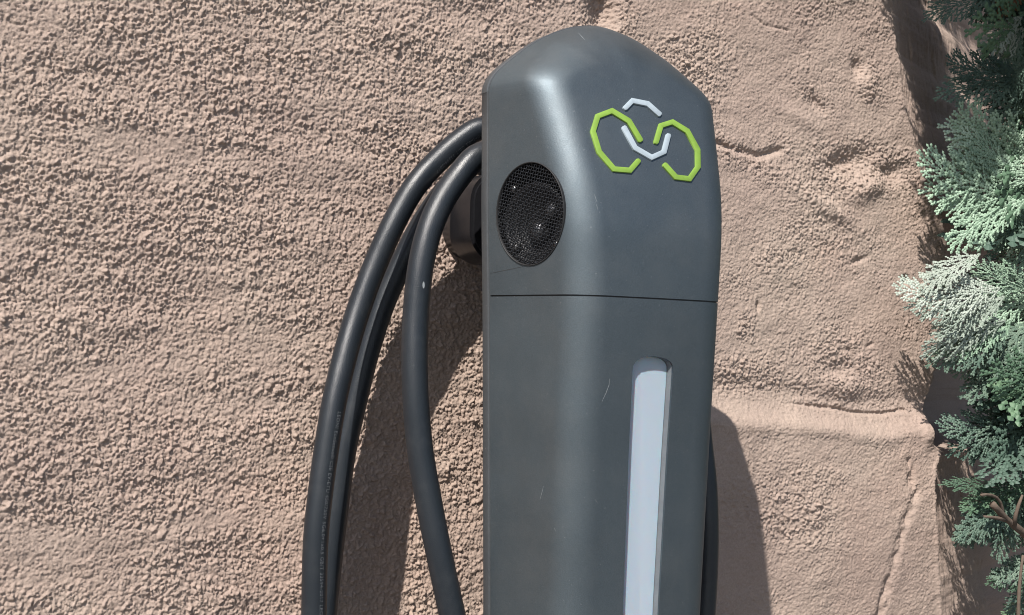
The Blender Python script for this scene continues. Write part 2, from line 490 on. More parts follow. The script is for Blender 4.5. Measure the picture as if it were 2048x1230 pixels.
bm_head = cover(.0014, Z0, True); bm_low = cover(-.60, .0006, False)
T_HEAD = BVHTree.FromBMesh(bm_head); T_LOW = BVHTree.FromBMesh(bm_low)
def hit(px, py, tree):
    loc, n, i, d = tree.ray_cast(CAM, ray(px, py)); return loc, n

# speaker opening
sc, sn = hit(1061, 428, T_HEAD)
sn = Vector((sn.x, sn.y, sn.z)).normalized()
e1 = Vector((0, 0, 1)); e1 = (e1 - sn*e1.dot(sn)).normalized(); e2 = e1.cross(sn).normalized()
def on_plane(px, py, c, n):
    v = ray(px, py); return CAM + v*((c-CAM).dot(n)/v.dot(n))
ext = [on_plane(*p, sc, sn) for p in ((994, 436), (1129, 418), (1067, 325), (1052, 531))]
SR1 = (ext[2]-ext[3]).length/2; SR2 = (ext[0]-ext[1]).length/2
sc = (ext[0]+ext[1]+ext[2]+ext[3])/4
print('speaker radii', SR1, SR2, sn)
def ell(t, k=1, off=0): return sc + e1*(SR1*k*math.cos(t)) + e2*(SR2*k*math.sin(t)) + sn*off
ring = [ell(i/64*2*math.pi) for i in range(64)]
cut1 = raw(poly_prism(ring, sn*.012, sn*-.012))

# strip opening
s_top = [(1265, 745), (1266, 733), (1271, 724), (1280, 717), (1292, 713), (1306, 712), (1320, 714), (1333, 718), (1342, 724), (1346, 732), (1346, 745)]
def low_pt(px, py):
    l, n = hit(px, py, T_LOW); return l
st = [low_pt(*p) for p in s_top]
lb_ = low_pt(1246, 1225); rb_ = low_pt(1318, 1225)
def ext_down(a, b, z): t = (z-a.z)/(b.z-a.z); return a.lerp(b, t)
ZS = list(np.linspace(-.50, -.06, 30)); strip_poly = [ext_down(st[0], lb_, z) for z in ZS] + st + [ext_down(st[-1], rb_, z) for z in ZS[::-1]]
flat = [Vector((p.x, -(E_D+.062), p.z)) for p in strip_poly]
cut2 = raw(poly_prism(flat, Vector((0, -.02, 0)), Vector((0, .03, 0))))
head = finish_cover(bm_head, 'head_cover', M_HEAD, [cut1])
low = finish_cover(bm_low, 'front_cover', M_HEAD, [cut2])

# rear shell: flat tub the covers close on
def tub(name, mat, da, db, grow, zlo=-.605):
    pts = []
    zs = np.linspace(zlo, Z0, 40)
    pts += [(XC(z)-HW(z)-grow, z) for z in zs]
    xc = XC(Z0)
    a = catmull(ARCH, 7)
    k = grow/.045
    pts += [(xc+p[0]*(1+k), Z0+(p[1]-Z0)*(1+k)) for p in a[1:]]
    pts += [(xc-p[0]*(1+k), Z0+(p[1]-Z0)*(1+k)) for p in a[1:-1]][::-1]
    pts += [(XC(z)+HW(z)+grow, z) for z in zs[::-1]]
    bm = poly_prism([Vector((x, 0, z)) for x, z in pts], Vector((0, -da, 0)), Vector((0, -db, 0)))
    edges = [e for e in bm.edges if len(e.link_faces) == 2 and any(len(f.verts) > 8 for f in e.link_faces)]
    bmesh.ops.bevel(bm, geom=edges, offset=.0008, segments=2, affect='EDGES', profile=.5)
    o = bmobj(name, bm, mat); adopt(o, STATION); return o
tub('rear_shell', M_SHELL, E_D, E_D+.0068, .0007)
tub('inner_body', M_DARK, E_D+.002, E_D+.012, -.0060)
# a dark rib behind the joint of the two covers
def rib():
    pts = profile_pts(XC(0)-HW(0), 0, XC(0), 0); pr = profile_pts(XC(0)+HW(0), 0, XC(0), 0)[::-1][1:]
    P2 = [Vector(p) for p in pts+pr]; c = Vector((XC(0), -(E_D+.04), 0))
    vs = []; fs = []
    for p in P2:
        q = p.lerp(c, .014)
        for dz in (-.003, .005): vs.append((q.x, q.y, dz))
        q = p.lerp(c, .12)
        for dz in (.005, -.003): vs.append((q.x, q.y, dz))
    n = len(P2)
    for i in range(n-1):
        for k in range(4):
            a = i*4+k; b = i*4+(k+1) % 4; fs.append((a, b, b+4, a+4))
    fs.append((0, 1, 2, 3)); fs.append(tuple((n-1)*4+k for k in (3, 2, 1, 0)))
    return adopt(meshobj('joint_rib', vs, fs, M_DARK), STATION)
rib()

# light strip: channel walls and a milky bar at their bottom
LS = empty('light_strip', tuple(flat[0])); LS.location = Vector((XC(-.1), -(E_D+.09), -.3)); adopt(LS, STATION)
def adopt2(child, parent_loc, parent): child.parent = parent; child.matrix_parent_inverse = Matrix.Translation(-Vector(parent_loc)); return child
LSW = Vector(LS.location)
def sub(o): return adopt2(o, LSW, LS)
DEP = .0040
surf = []
for p in strip_poly:
    z = min(p.z, .0004); y = -(E_D + float(FR(z)) - .0002); surf.append(Vector((p.x, y, p.z)))
vs = []; fs = []; n = len(surf); dp = []
cx = sum(p.x for p in surf)/n; ztop = max(p.z for p in surf)
for p in surf:
    right = max(0, min(1, (p.x-cx)/.010)); bev = Vector((-.0013*right, 0, -.0002*right))    # the right side is a pale bevel
    o_ = .0012*(1 if p.x > cx else -1); q = p+Vector((0, DEP, 0))+bev; dp.append(q+Vector((0, -.0012, 0)))
    vs += [p+Vector((0, .0003, 0)), q, q+Vector((0, .003, 0)), p+Vector((o_, .0006, 0))]
for i in range(n-1):
    a = i*4
    for k in range(4):
        b0 = a+k; b1 = a+(k+1) % 4; fs.append((b0, b1, b1+4, b0+4))
sub(meshobj('channel', vs, fs, M_CHAN))
bm = poly_prism(dp, Vector((0, 0, 0)), Vector((0, .003, 0)))
sub(bmobj('diffuser', bm, M_DIFF, None, True, 30))

# speaker behind a woven grille
SP = empty('speaker', tuple(sc)); adopt(SP, STATION)
SPW = Vector(SP.location)
def sub2(o): return adopt2(o, SPW, SP)
def disc(k0, o0, k1, o1, c=None, r=None, n=48):
    vs = []; fs = []
    for i in range(n):
        t = i/n*2*math.pi
        if c is None: vs += [ell(t, k0, o0), ell(t, k1, o1)]
        else: vs += [c+e1*(r*k0*math.cos(t))+e2*(r*k0*math.sin(t))+sn*o0, c+e1*(r*k1*math.cos(t))+e2*(r*k1*math.sin(t))+sn*o1]
    for i in range(n): a = 2*i; b = 2*((i+1) % n); fs.append((a, b, b+1, a+1))
    return vs, fs
def lathe(name, prof, c, mat, n=48, unit=True):
    vs = []; fs = []
    for k, o in prof:
        for i in range(n):
            t = i/n*2*math.pi
            vs.append((ell(t, k, o) if c is None else c+e1*(k*math.cos(t))+e2*(k*math.sin(t))+sn*o))
    for j in range(len(prof)-1):
        for i in range(n):
            a = j*n+i; b = j*n+(i+1) % n; fs.append((a, b, b+n, a+n))
    fs.append(tuple(range((len(prof)-1)*n, len(prof)*n)))
    return sub2(meshobj(name, vs, fs, mat, None, True))
lathe('rim', [(1.012, -.003), (1.012, .0004), (1.004, .0007), (.988, .0004), (.985, -.003), (.985, -.012), (.2, -.014)], None, M_DARK)
c_main = on_plane(1056, 462, sc, sn); c_twt = on_plane(1085, 420, sc, sn)
lathe('cone', [(.0215, -.0045), (.0205, -.0035), (.019, -.0045), (.012, -.009), (.0075, -.0115), (.001, -.0118)], sc*.4+c_main*.6, M_CONE)
lathe('dust_cap', [(.0062, -.0095), (.0058, -.0070), (.0044, -.0050), (.0024, -.0038), (.0005, -.0034)], c_main, M_CAP)
lathe('tweeter', [(.0046, -.0085), (.0044, -.0060), (.0030, -.0040), (.0014, -.0034), (.0004, -.0032)], c_twt, M_CAP)
for px, py in ((1018, 377), (1104, 356), (1022, 495), (1103, 488)):
    lathe('screw', [(.0022, -.0060), (.0021, -.0032), (.0012, -.0024), (.0003, -.0022)], on_plane(px, py, sc, sn), M_SCREW, 12)
def weave():
    vs = []; fs = []
    pitch = .00165; n = int(SR1*1.05/pitch)+1; th = R(14); wd = .00030
    for fam in (0, 1):
        ax = e1*math.cos(th)+e2*math.sin(th); bx = -e1*math.sin(th)+e2*math.cos(th)
        if fam: ax, bx = bx, ax
        for i in range(-n, n+1):
            st_ = []; o = i*pitch
            steps = int(SR1*2.1/(pitch/2)); run = []
            for k in range(-steps//2, steps//2+1):
                a = k*pitch/2; p = ax*a+bx*o
                q = (p.dot(e1)/(SR1*.985))**2+(p.dot(e2)/(SR2*.985))**2
                if q < 1: run.append((a, k))
            if len(run) < 2: continue
            base = len(vs)
            for a, k in run:
                ph = math.pi*k/2 + math.pi*i + math.pi*fam
                off = -.0006 + .00030*math.cos(ph)
                c = sc+ax*a+bx*o+sn*off
                vs += [c+bx*wd, c+sn*wd, c-bx*wd, c-sn*wd]
            for j in range(len(run)-1):
                for k in range(4):
                    a0 = base+j*4+k; a1 = base+j*4+(k+1) % 4; fs.append((a0, a1, a1+4, a0+4))
    o = sub2(meshobj('woven_grille', vs, fs, M_WIRE, None, True)); o['kind'] = 'stuff'
weave()

# emblem: raised strokes on the leaning face
def stroke(name, pts, wpx, mat, thick=.0010):
    def off(side):
        out = []
        for i, p in enumerate(pts):
            p = np.array(p, float)
            if i > 0: a = p-np.array(pts[i-1]); a = a/np.linalg.norm(a)
            if i < len(pts)-1: b = np.array(pts[i+1])-p; b = b/np.linalg.norm(b)
            if i == 0: a = b
            if i == len(pts)-1: b = a
            na = np.array([a[1], -a[0]]); nb = np.array([b[1], -b[0]]); mm = na+nb; mm = mm/np.linalg.norm(mm)
            out.append(p+side*mm*(wpx/2)/max(.5, mm@na))
        return out
    L = off(1); Rr = off(-1)
    a = np.array(pts[-1])-np.array(pts[-2]); a = a/np.linalg.norm(a); b = np.array(pts[0])-np.array(pts[1]); b = b/np.linalg.norm(b)
    end = [np.array(pts[-1])+a*wpx*.30+np.array([a[1], -a[0]])*wpx*.28, np.array(pts[-1])+a*wpx*.30-np.array([a[1], -a[0]])*wpx*.28]
    beg = [np.array(pts[0])+b*wpx*.30+np.array([b[1], -b[0]])*wpx*.28, np.array(pts[0])+b*wpx*.30-np.array([b[1], -b[0]])*wpx*.28]
    lp = [tuple(p) for p in L]+[tuple(p) for p in end]+[tuple(p) for p in Rr[::-1]]+[tuple(p) for p in beg]
    # as quads strip
    n = len(pts); bm = bmesh.new()
    def V(p, k):
        l, nn = hit(p[0], p[1], T_HEAD_); return bm.verts.new(l+nn*k)
    rowsL = [beg[1]]+L+[end[0]]; rowsR = [beg[0]]+Rr+[end[1]]
    tl = [V(p, thick) for p in rowsL]; tr = [V(p, thick) for p in rowsR]
    bl = [V(p, -.0006) for p in rowsL]; br = [V(p, -.0006) for p in rowsR]
    for i in range(len(tl)-1):
        bm.faces.new((tl[i], tl[i+1], tr[i+1], tr[i])); bm.faces.new((bl[i], bl[i+1], tl[i+1], tl[i])); bm.faces.new((tr[i], tr[i+1], br[i+1], br[i]))
        bm.faces.new((br[i], br[i+1], bl[i+1], bl[i]))
    bm.faces.new((tl[0], tr[0], br[0], bl[0])); bm.faces.new((tl[-1], bl[-1], br[-1], tr[-1]))
    bmesh.ops.recalc_face_normals(bm, faces=bm.faces)
    ts = set(tl+tr); ed = [e for e in bm.edges if e.verts[0] in ts and e.verts[1] in ts and any(not all(v in ts for v in f.verts) for f in e.link_faces)]
    bmesh.ops.bevel(bm, geom=ed, offset=.00035, segments=2, affect='EDGES', profile=.5)
    return bmobj(name, bm, mat, None, True, 40)
T_HEAD_ = HITS[0]
EM = empty('emblem', tuple(hit(1290, 290, T_HEAD_)[0])); adopt(EM, STATION); EMW = Vector(EM.location)
K = 550/2048
def c1(*pts): return [(930+x*K, 20+y*K) for x, y in pts]
def c2(*pts): return [(930+x*K, 300+y*K) for x, y in pts]
S1 = c1((1303, 975), (1215, 830), (1090, 755), (985, 795), (950, 908), (995, 1060))+c2((1105, 145), (1225, 155), (1288, 82))
S2 = c1((1418, 990), (1455, 865), (1540, 838), (1650, 905), (1728, 1045))+c2((1730, 130), (1668, 218), (1565, 205), (1482, 112))
S3 = c1((1188, 735), (1242, 680), (1355, 702), (1445, 782))
S4 = c1((1180, 878), (1262, 1030), (1385, 1102), (1478, 1060), (1510, 935))
for nm, s_, wp, mt, lb in (('green_ring_stroke', S1, 10.6, M_GREEN, None), ('green_ring_stroke', S2, 10.2, M_GREEN, None),
                           ('pale_arc_stroke', S3, 10.2, M_WHITE, None), ('pale_arc_stroke', S4, 10.2, M_WHITE, None)):
    adopt2(stroke(nm, s_, wp, mt), EMW, EM)

# hairline edges of a film round the speaker, and small scuffs
def hair(name, pts, tree, mat, wpx, lift=.00012, parent=STATION):
    vs = []; fs = []
    for i, p in enumerate(pts):
        q = pts[min(i+1, len(pts)-1)]; r_ = pts[max(i-1, 0)]
        a = np.array(q)-np.array(r_); a = a/np.linalg.norm(a); nn = np.array([a[1], -a[0]])
        wloc = wpx*(1 if 0 < i < len(pts)-1 else .35)
        for s_ in (1, -1):
            h_ = hit(*(np.array(p)+nn*s_*wloc/2), tree)
            if h_[0] is None: return None
            vs.append(h_[0]+h_[1]*lift)
            vs.append(h_[0]-h_[1]*.0003)
    for i in range(len(pts)-1):
        a = i*4
        for k0, k1 in ((0, 2), (1, 0), (2, 3)):
            fs.append((a+k0, a+k1, a+4+k1, a+4+k0))
    o = meshobj(name, vs, fs, mat); adopt(o, parent); return o
T_LOW_ = HITS[1]
hair('film_edge', [(980, 547), (1000, 542.5), (1025, 537.5), (1046, 533)], T_HEAD_, M_FILM, .9)
hair('film_edge', [(978, 328), (1000, 326.8), (1030, 326), (1050, 325.8)], T_HEAD_, M_FILM, .7)
for tr_, pts in ((T_HEAD_, [(1189, 388), (1191, 396), (1194, 404)]), (T_HEAD_, [(1192, 408), (1194, 413), (1195, 419)]),
                 (T_LOW_, [(1219, 758), (1218, 770), (1212, 786), (1204, 803)]), (T_LOW_, [(1190, 998), (1193, 1003), (1196, 1007)]),
                 (T_LOW_, [(1087, 972), (1084, 985), (1080, 999)]), (T_LOW_, [(1109, 1056), (1111, 1062)]),
                 (T_HEAD_, [(1157, 66), (1164, 74), (1170, 80)])):
    hair('scuff', pts, tr_, M_SCUFF, .5, .00008)

# holder behind the station that carries the cable, and the arm to the wall
def holder():
    a = at(938, 440, .072); x0 = a.x; x1 = 2*(-.03)-x0
    top = at(936, 330, .085).z; bot = at(955, 520, .085).z
    pts = []
    r_ = .018
    for cx_, cz_, a0 in ((x0+r_, top-r_, 90), (x0+r_, bot+r_, 180), (x1-r_, bot+r_, 270), (x1-r_, top-r_, 0)):
        for k in range(9): t = R(a0+k*90/8); pts.append(Vector((cx_+r_*math.cos(t), 0, cz_+r_*math.sin(t))))
    bm = poly_prism(pts, Vector((0, -.045, 0)), Vector((0, -.075, 0)))
    bmesh.ops.bevel(bm, geom=[e for e in bm.edges if any(len(f.verts) > 8 for f in e.link_faces)], offset=.002, segments=2, affect='EDGES')
    adopt(bmobj('cable_holder', bm, M_BRACKET), STATION)
    pts = [Vector((-.03+.021*math.cos(t/24*2*math.pi), 0, (top+bot)/2+.021*math.sin(t/24*2*math.pi))) for t in range(24)]
    adopt(bmobj('holder_arm', poly_prism(pts, Vector((0, .0, 0)), Vector((0, -.121, 0))), M_BRACKET), STATION)
holder()

# ------------------------------------------------------------ charging cable
CR = .0069
def xz(px, py, d): return tuple(at(px, py, d))
c3 = [(905, 1232, 0.118), (883, 1130, 0.117), (864, 1037, 0.115), (841, 907, 0.112), (831, 795, 0.110), (829, 700, 0.108), (832, 620, 0.106), (840, 540, 0.105),
      (853, 478, 0.104), (869, 432, 0.103), (892, 388, 0.102), (926, 342, 0.102), (966, 305, 0.102)]
c2_ = [(650, 1232, 0.021), (659, 1138, 0.021), (671, 1035, 0.021), (688, 907, 0.020), (709, 812, 0.020), (734, 710, 0.020), (766, 610, 0.021),
       (795, 545, 0.023), (826, 480, 0.026), (862, 420, 0.030), (905, 365, 0.033), (960, 315, 0.038)]
c1_ = [(628, 1232, 0.058), (631, 1086, 0.058), (641, 984, 0.057), (653, 897, 0.056), (669, 800, 0.054), (692, 704, 0.050), (711, 638, 0.047),
       (736, 566, 0.046), (757, 514, 0.046), (781, 460, 0.047), (807, 409, 0.047), (838, 361, 0.048), (877, 320, 0.048), (913, 287, 0.049), (966, 251, 0.052)]
def P3(l): return [Vector(at(*p)) for p in l]
def over(dd, ztop, xr, dr):
    """over the holder's arm and down behind the station"""
    return [Vector((-.085, -dd, ztop-.004)), Vector((-.045, -dd, ztop+.004)), Vector((-.005, -dd, ztop-.006)), Vector((.030-xr, -dd-.002, ztop-.045)), Vector((.050-xr, -dr, ztop-.11))]
path = []
path += [Vector((-.04, -.13, -.70)), Vector((-.055, -.135, -.52))]
p3 = P3(c3); path += [p3[0]+(p3[0]-p3[1])*3.2+Vector((.002, -.01, 0)), p3[0]+(p3[0]-p3[1])*1.6+Vector((.001, -.002, 0)), p3[0]+(p3[0]-p3[1])*.8] + p3
path += [Vector((-.045, -.100, .079)), Vector((-.018, -.098, .076)), Vector((.010, -.078, .060)), Vector((.022, -.075, .0)), Vector((.016, -.072, -.2)), Vector((-.02, -.065, -.44)), Vector((-.09, -.050, -.55))]
p2 = P3(c2_); path += [p2[0]+Vector((.035, 0, -.27)), p2[0]+Vector((.006, 0, -.13)), p2[0]+Vector((.000, 0, -.05))] + p2
path += [Vector((-.050, -.046, .082)), Vector((-.020, -.048, .080)), Vector((.012, -.060, .064)), Vector((.026, -.058, .0)), Vector((.022, -.056, -.2)), Vector((-.02, -.058, -.46)), Vector((-.10, -.060, -.56))]
p1 = P3(c1_); path += [p1[0]+Vector((.045, 0, -.27)), p1[0]+Vector((.010, 0, -.13)), p1[0]+Vector((.001, 0, -.05))] + p1
rs = [(1380, 600, .075), (1392, 760, .085), (1402, 880, .094), (1411, 960, .098), (1415, 1050, .100), (1413, 1150, .100), (1408, 1232, .100)]
path += [Vector((-.045, -.054, .100)), Vector((-.020, -.060, .098)), Vector((.006, -.068, .078))] + P3(rs) + [Vector(at(1402, 1330, .100)), Vector(at(1390, 1480, .100)), Vector((.0, -.11, -.42)), Vector((-.01, -.11, -.60))]

def resample(pts, step):
    c = catmull([tuple(p) for p in pts], 14); c = np.array(c)
    d = np.r_[0, np.cumsum(np.linalg.norm(np.diff(c, axis=0), axis=1))]; n = int(d[-1]/step)
    s = np.linspace(0, d[-1], n); return np.stack([np.interp(s, d, c[:, k]) for k in range(3)], 1), s
def tube(name, pts, rad, mat, step=.004, n=28, radf=None):
    P_, s = resample(pts, step)
    for _ in range(3): P_[1:-1] = (P_[:-2]+2*P_[1:-1]+P_[2:])/4
    T = np.gradient(P_, axis=0); T /= np.linalg.norm(T, axis=1)[:, None]
    nrm = np.cross(T[0], [0, 1, 0.]); nrm /= np.linalg.norm(nrm); N = []
    for t in T:
        nrm = nrm-t*(nrm@t); nrm = nrm/np.linalg.norm(nrm); N.append(nrm)
    N = np.array(N); B = np.cross(T, N); vs = []; fs = []
    for i in range(len(P_)):
        r_ = rad if radf is None else radf(i/len(P_))*rad
        for k in range(n):
            a = k/n*2*math.pi; vs.append(P_[i]+(N[i]*math.cos(a)+B[i]*math.sin(a))*r_)
    for i in range(len(P_)-1):
        for k in range(n):
            a = i*n+k; b = i*n+(k+1) % n; fs.append((a, b, b+n, a+n))
    fs.append(tuple(range(n))[::-1]); fs.append(tuple(range((len(P_)-1)*n, len(P_)*n)))
    return meshobj(name, vs, fs, mat, None, True), P_
CABLE = empty('charging_cable', (-.12, -.06, -.56))
tag(CABLE, 'thick black charging cable hanging in loops to the left of the charging station', 'cable')
sh, CP = tube('cable_sheath', path, CR, M_RUBBER); adopt(sh, CABLE)

def print_on_cable(txt, start_px, end_px, ang_deg, size, d):
    """real letters wrapped on the sheath, reading down from start to end"""
    cu = bpy.data.curves.new('t', 'FONT'); cu.body = txt; cu.size = size; cu.space_character = 1.12; cu.resolution_u = 2
    to = bpy.data.objects.new('t', cu); COL.objects.link(to); bpy.context.view_layer.update()
    me = bpy.data.meshes.new_from_object(to.evaluated_get(bpy.context.evaluated_depsgraph_get()))
    bpy.data.objects.remove(to)
    bm = bmesh.new(); bm.from_mesh(me); bmesh.ops.triangulate(bm, faces=bm.faces)
    a = at(*start_px, d); dist = np.linalg.norm(CP-np.array(a), axis=1)
    lo = int(len(CP)*.60); i0 = lo+int(np.argmin(dist[lo:]))
    seg = CP[:i0+1][::-1]; s = np.r_[0, np.cumsum(np.linalg.norm(np.diff(seg, axis=0), axis=1))]
    T = np.gradient(seg, axis=0); T /= np.linalg.norm(T, axis=1)[:, None]
    vs = []
    for v in bm.verts:
        x, y = v.co.x, v.co.y-size*.35
        p = np.array([np.interp(x, s, seg[:, k]) for k in range(3)]); t = np.array([np.interp(x, s, T[:, k]) for k in range(3)]); t /= np.linalg.norm(t)
        vw = np.array(CAM)-p; vw -= t*(vw@t); vw /= np.linalg.norm(vw); sd = np.cross(t, vw)   # sd: to the left/right of travel
        A = -R(ang_deg)-y/CR
        nrm = vw*math.cos(A)+sd*math.sin(A)
        v.co = Vector(p+nrm*(CR+.00006))
    o = bmobj('printed_lettering', bm, M_PRINT, None, False); adopt(o, CABLE); return o
print_on_cable('LEONI EcoSense\u00ae CSE EV-ETU 450/750V 5G6,0+1x0,5 GB/T 33594-2017 LEONI EcoSense\u00ae', (676, 822), None, 34, .0030, .058)
print_on_cable('5G6,0+1x0,5 GB/T 33594-2017', (972, 256), None, 38, .0030, .060)
def cable_scuff(px, py, w_, h_, d):
    pts = [(px+w_*math.cos(t/10*2*math.pi), py+h_*math.sin(t/10*2*math.pi)) for t in range(10)]
    tr_ = CT; vs = []
    for q in pts+[(px, py)]:
        l, n_, i_, dd_ = tr_.ray_cast(CAM, ray(*q))
        if l is None: return
        vs.append(l+n_*.0001)
    adopt(meshobj('scuff', vs, [(i, (i+1) % 10, 10) for i in range(10)], M_SCUFF), CABLE)
bmt = bmesh.new(); bmt.from_mesh(sh.data); CT = BVHTree.FromBMesh(bmt)
for a_ in ((847, 570, 2.2, 7),): cable_scuff(*a_, .07)
bmt.free()

# ------------------------------------------------------------ cypress beside the wall
def leaf_chain(vs, fs, p, d, nrm, length, w_, seg=.0019):
    """a shoot of overlapping scale leaves"""
    n = max(2, int(length/seg)); side = d.cross(nrm).normalized()
    for i in range(n):
        f = i/n; ww = w_*(1-.35*f)*(.9+.2*random.random()); a = p+d*(i*seg); L = seg*1.35
        m_ = a+d*(L*.6); b = len(vs)
        vs += [a, m_+side*ww, a+d*L+side*ww*.25, a+d*L-side*ww*.25, m_-side*ww, m_+nrm*ww*.5, m_-nrm*ww*.5]
        fs += [(b, b+1, b+5), (b+1, b+2, b+5), (b+2, b+3, b+5), (b+3, b+4, b+5), (b+4, b, b+5),
               (b, b+6, b+1), (b+1, b+6, b+2), (b+2, b+6, b+3), (b+3, b+6, b+4), (b+4, b+6, b)]
        d = (d + side*random.uniform(-.04, .04) + nrm*random.uniform(-.04, .04)).normalized()
    return d

def spray_mesh(seed, L, dens=1.0, open_=1.0):
    """flat fan of shoots along +x in the xy plane, facing +z"""
    random.seed(seed); vs = []; fs = []
    nrm = Vector((0, 0, 1)); p = Vector((0, 0, 0)); d = Vector((1, 0, 0)); bend = random.uniform(-.35, .35)
    n = int(L/.0039*dens); side = 1
    for i in range(n):
        f = i/n
        st_ = L/n
        leaf_chain(vs, fs, p, d, nrm, st_*1.1, .0014, .0026)
        ang = R(random.uniform(28, 41)*open_)*side
        ld = Vector((d.x*math.cos(ang)-d.y*math.sin(ang), d.x*math.sin(ang)+d.y*math.cos(ang), random.uniform(-.12, .12)))
        ll = L*.52*(1-f)**.8*(.35+.65*min(1, f*4+.25))*random.uniform(.75, 1.15)+.005
        q = p.copy(); dd = ld.normalized(); m_ = max(2, int(ll/.0040)); s2 = side
        for k in range(m_):
            g = k/m_
            nd = leaf_chain(vs, fs, q, dd, nrm, ll/m_*1.1, .00138, .0025)
            # sub shoots point forward
            a2 = R(random.uniform(24, 37))*s2
            sd = Vector((dd.x*math.cos(a2)-dd.y*math.sin(a2), dd.x*math.sin(a2)+dd.y*math.cos(a2), random.uniform(-.25, .25))).normalized()
            sl_ = (.0035+.34*ll*(1-g)**.9*(1 if s2 == side else .75))*random.uniform(.7, 1.15)
            if k > 0: leaf_chain(vs, fs, q, sd, nrm, sl_, .00142, .0025)
            q = q+dd*(ll/m_)
            curl = -side*.012+random.uniform(-.03, .03)
            dd = Vector((dd.x*math.cos(curl)-dd.y*math.sin(curl), dd.x*math.sin(curl)+dd.y*math.cos(curl), dd.z*.9)).normalized()
            s2 = -s2
        p = p+d*st_; b_ = bend/n+random.uniform(-.03, .03); d = Vector((d.x*math.cos(b_)-d.y*math.sin(b_), d.x*math.sin(b_)+d.y*math.cos(b_), 0)).normalized()
        side = -side
    # cup the fan a little
    out = []
    for v in vs:
        out.append(Vector((v.x, v.y, v.z-(v.y**2)*3.5-(v.x**2)*1.2+.0012*math.sin(v.x*120+v.y*70+seed))))
    me = bpy.data.meshes.new('leaf_spray'); me.from_pydata([tuple(v) for v in out], [], fs); me.update()
    return me
SPR = [spray_mesh(s_, L_, dn, op) for s_, L_, dn, op in ((1, .085, 1, 1), (2, .070, 1.0, .9), (3, .095, 1, 1.05), (4, .060, 1.1, .85), (5, .078, 1.0, .8))]
MATS = {'p': M_PALE, 'g': M_LEAF, 'b': M_BLUE, 'd': M_DEAD, 's': M_SILVER}
BANK = {}
def spray_data(i, k):
    if (i, k) not in BANK:
        me = SPR[i].copy(); me.materials.clear(); me.materials.append(MATS[k]); BANK[(i, k)] = me
    return BANK[(i, k)]
random.seed(11)
CYP = empty('cypress', (.62, -.10, -1.3))
tag(CYP, 'blue-green cypress with flat scaly sprays reaching in at the right edge', 'tree')
def spray(tip, base, d_tip, d_base, i, k, tilt=0, wide=1.0, label=None):
    """a spray whose tip and base show at the two photo positions, at those distances off the wall"""
    a = at(*base, d_base); b = at(*tip, d_tip); x = (b-a); L = x.length; x.normalize()
    view = (CAM-a).normalized(); z = (view-x*view.dot(x)).normalized()
    q = Matrix.Rotation(R(tilt), 3, x); z = q @ z; y = z.cross(x)
    o = bpy.data.objects.new('leaf_spray', spray_data(i, k)); COL.objects.link(o)
    LL = (.085, .070, .095, .060, .078)[i]*1.03; s_ = L/LL
    mw = Matrix((x*s_, y*s_*wide, z*s_)).transposed().to_4x4(); mw.translation = a
    o.parent = CYP; o.matrix_parent_inverse = Matrix.Translation(-Vector(CYP.location)); o.matrix_basis = mw
    if k in 'ds': o['label'] = {'d': 'brown dried spray', 's': 'silvery white spray'}[k]
    return o
S = spray
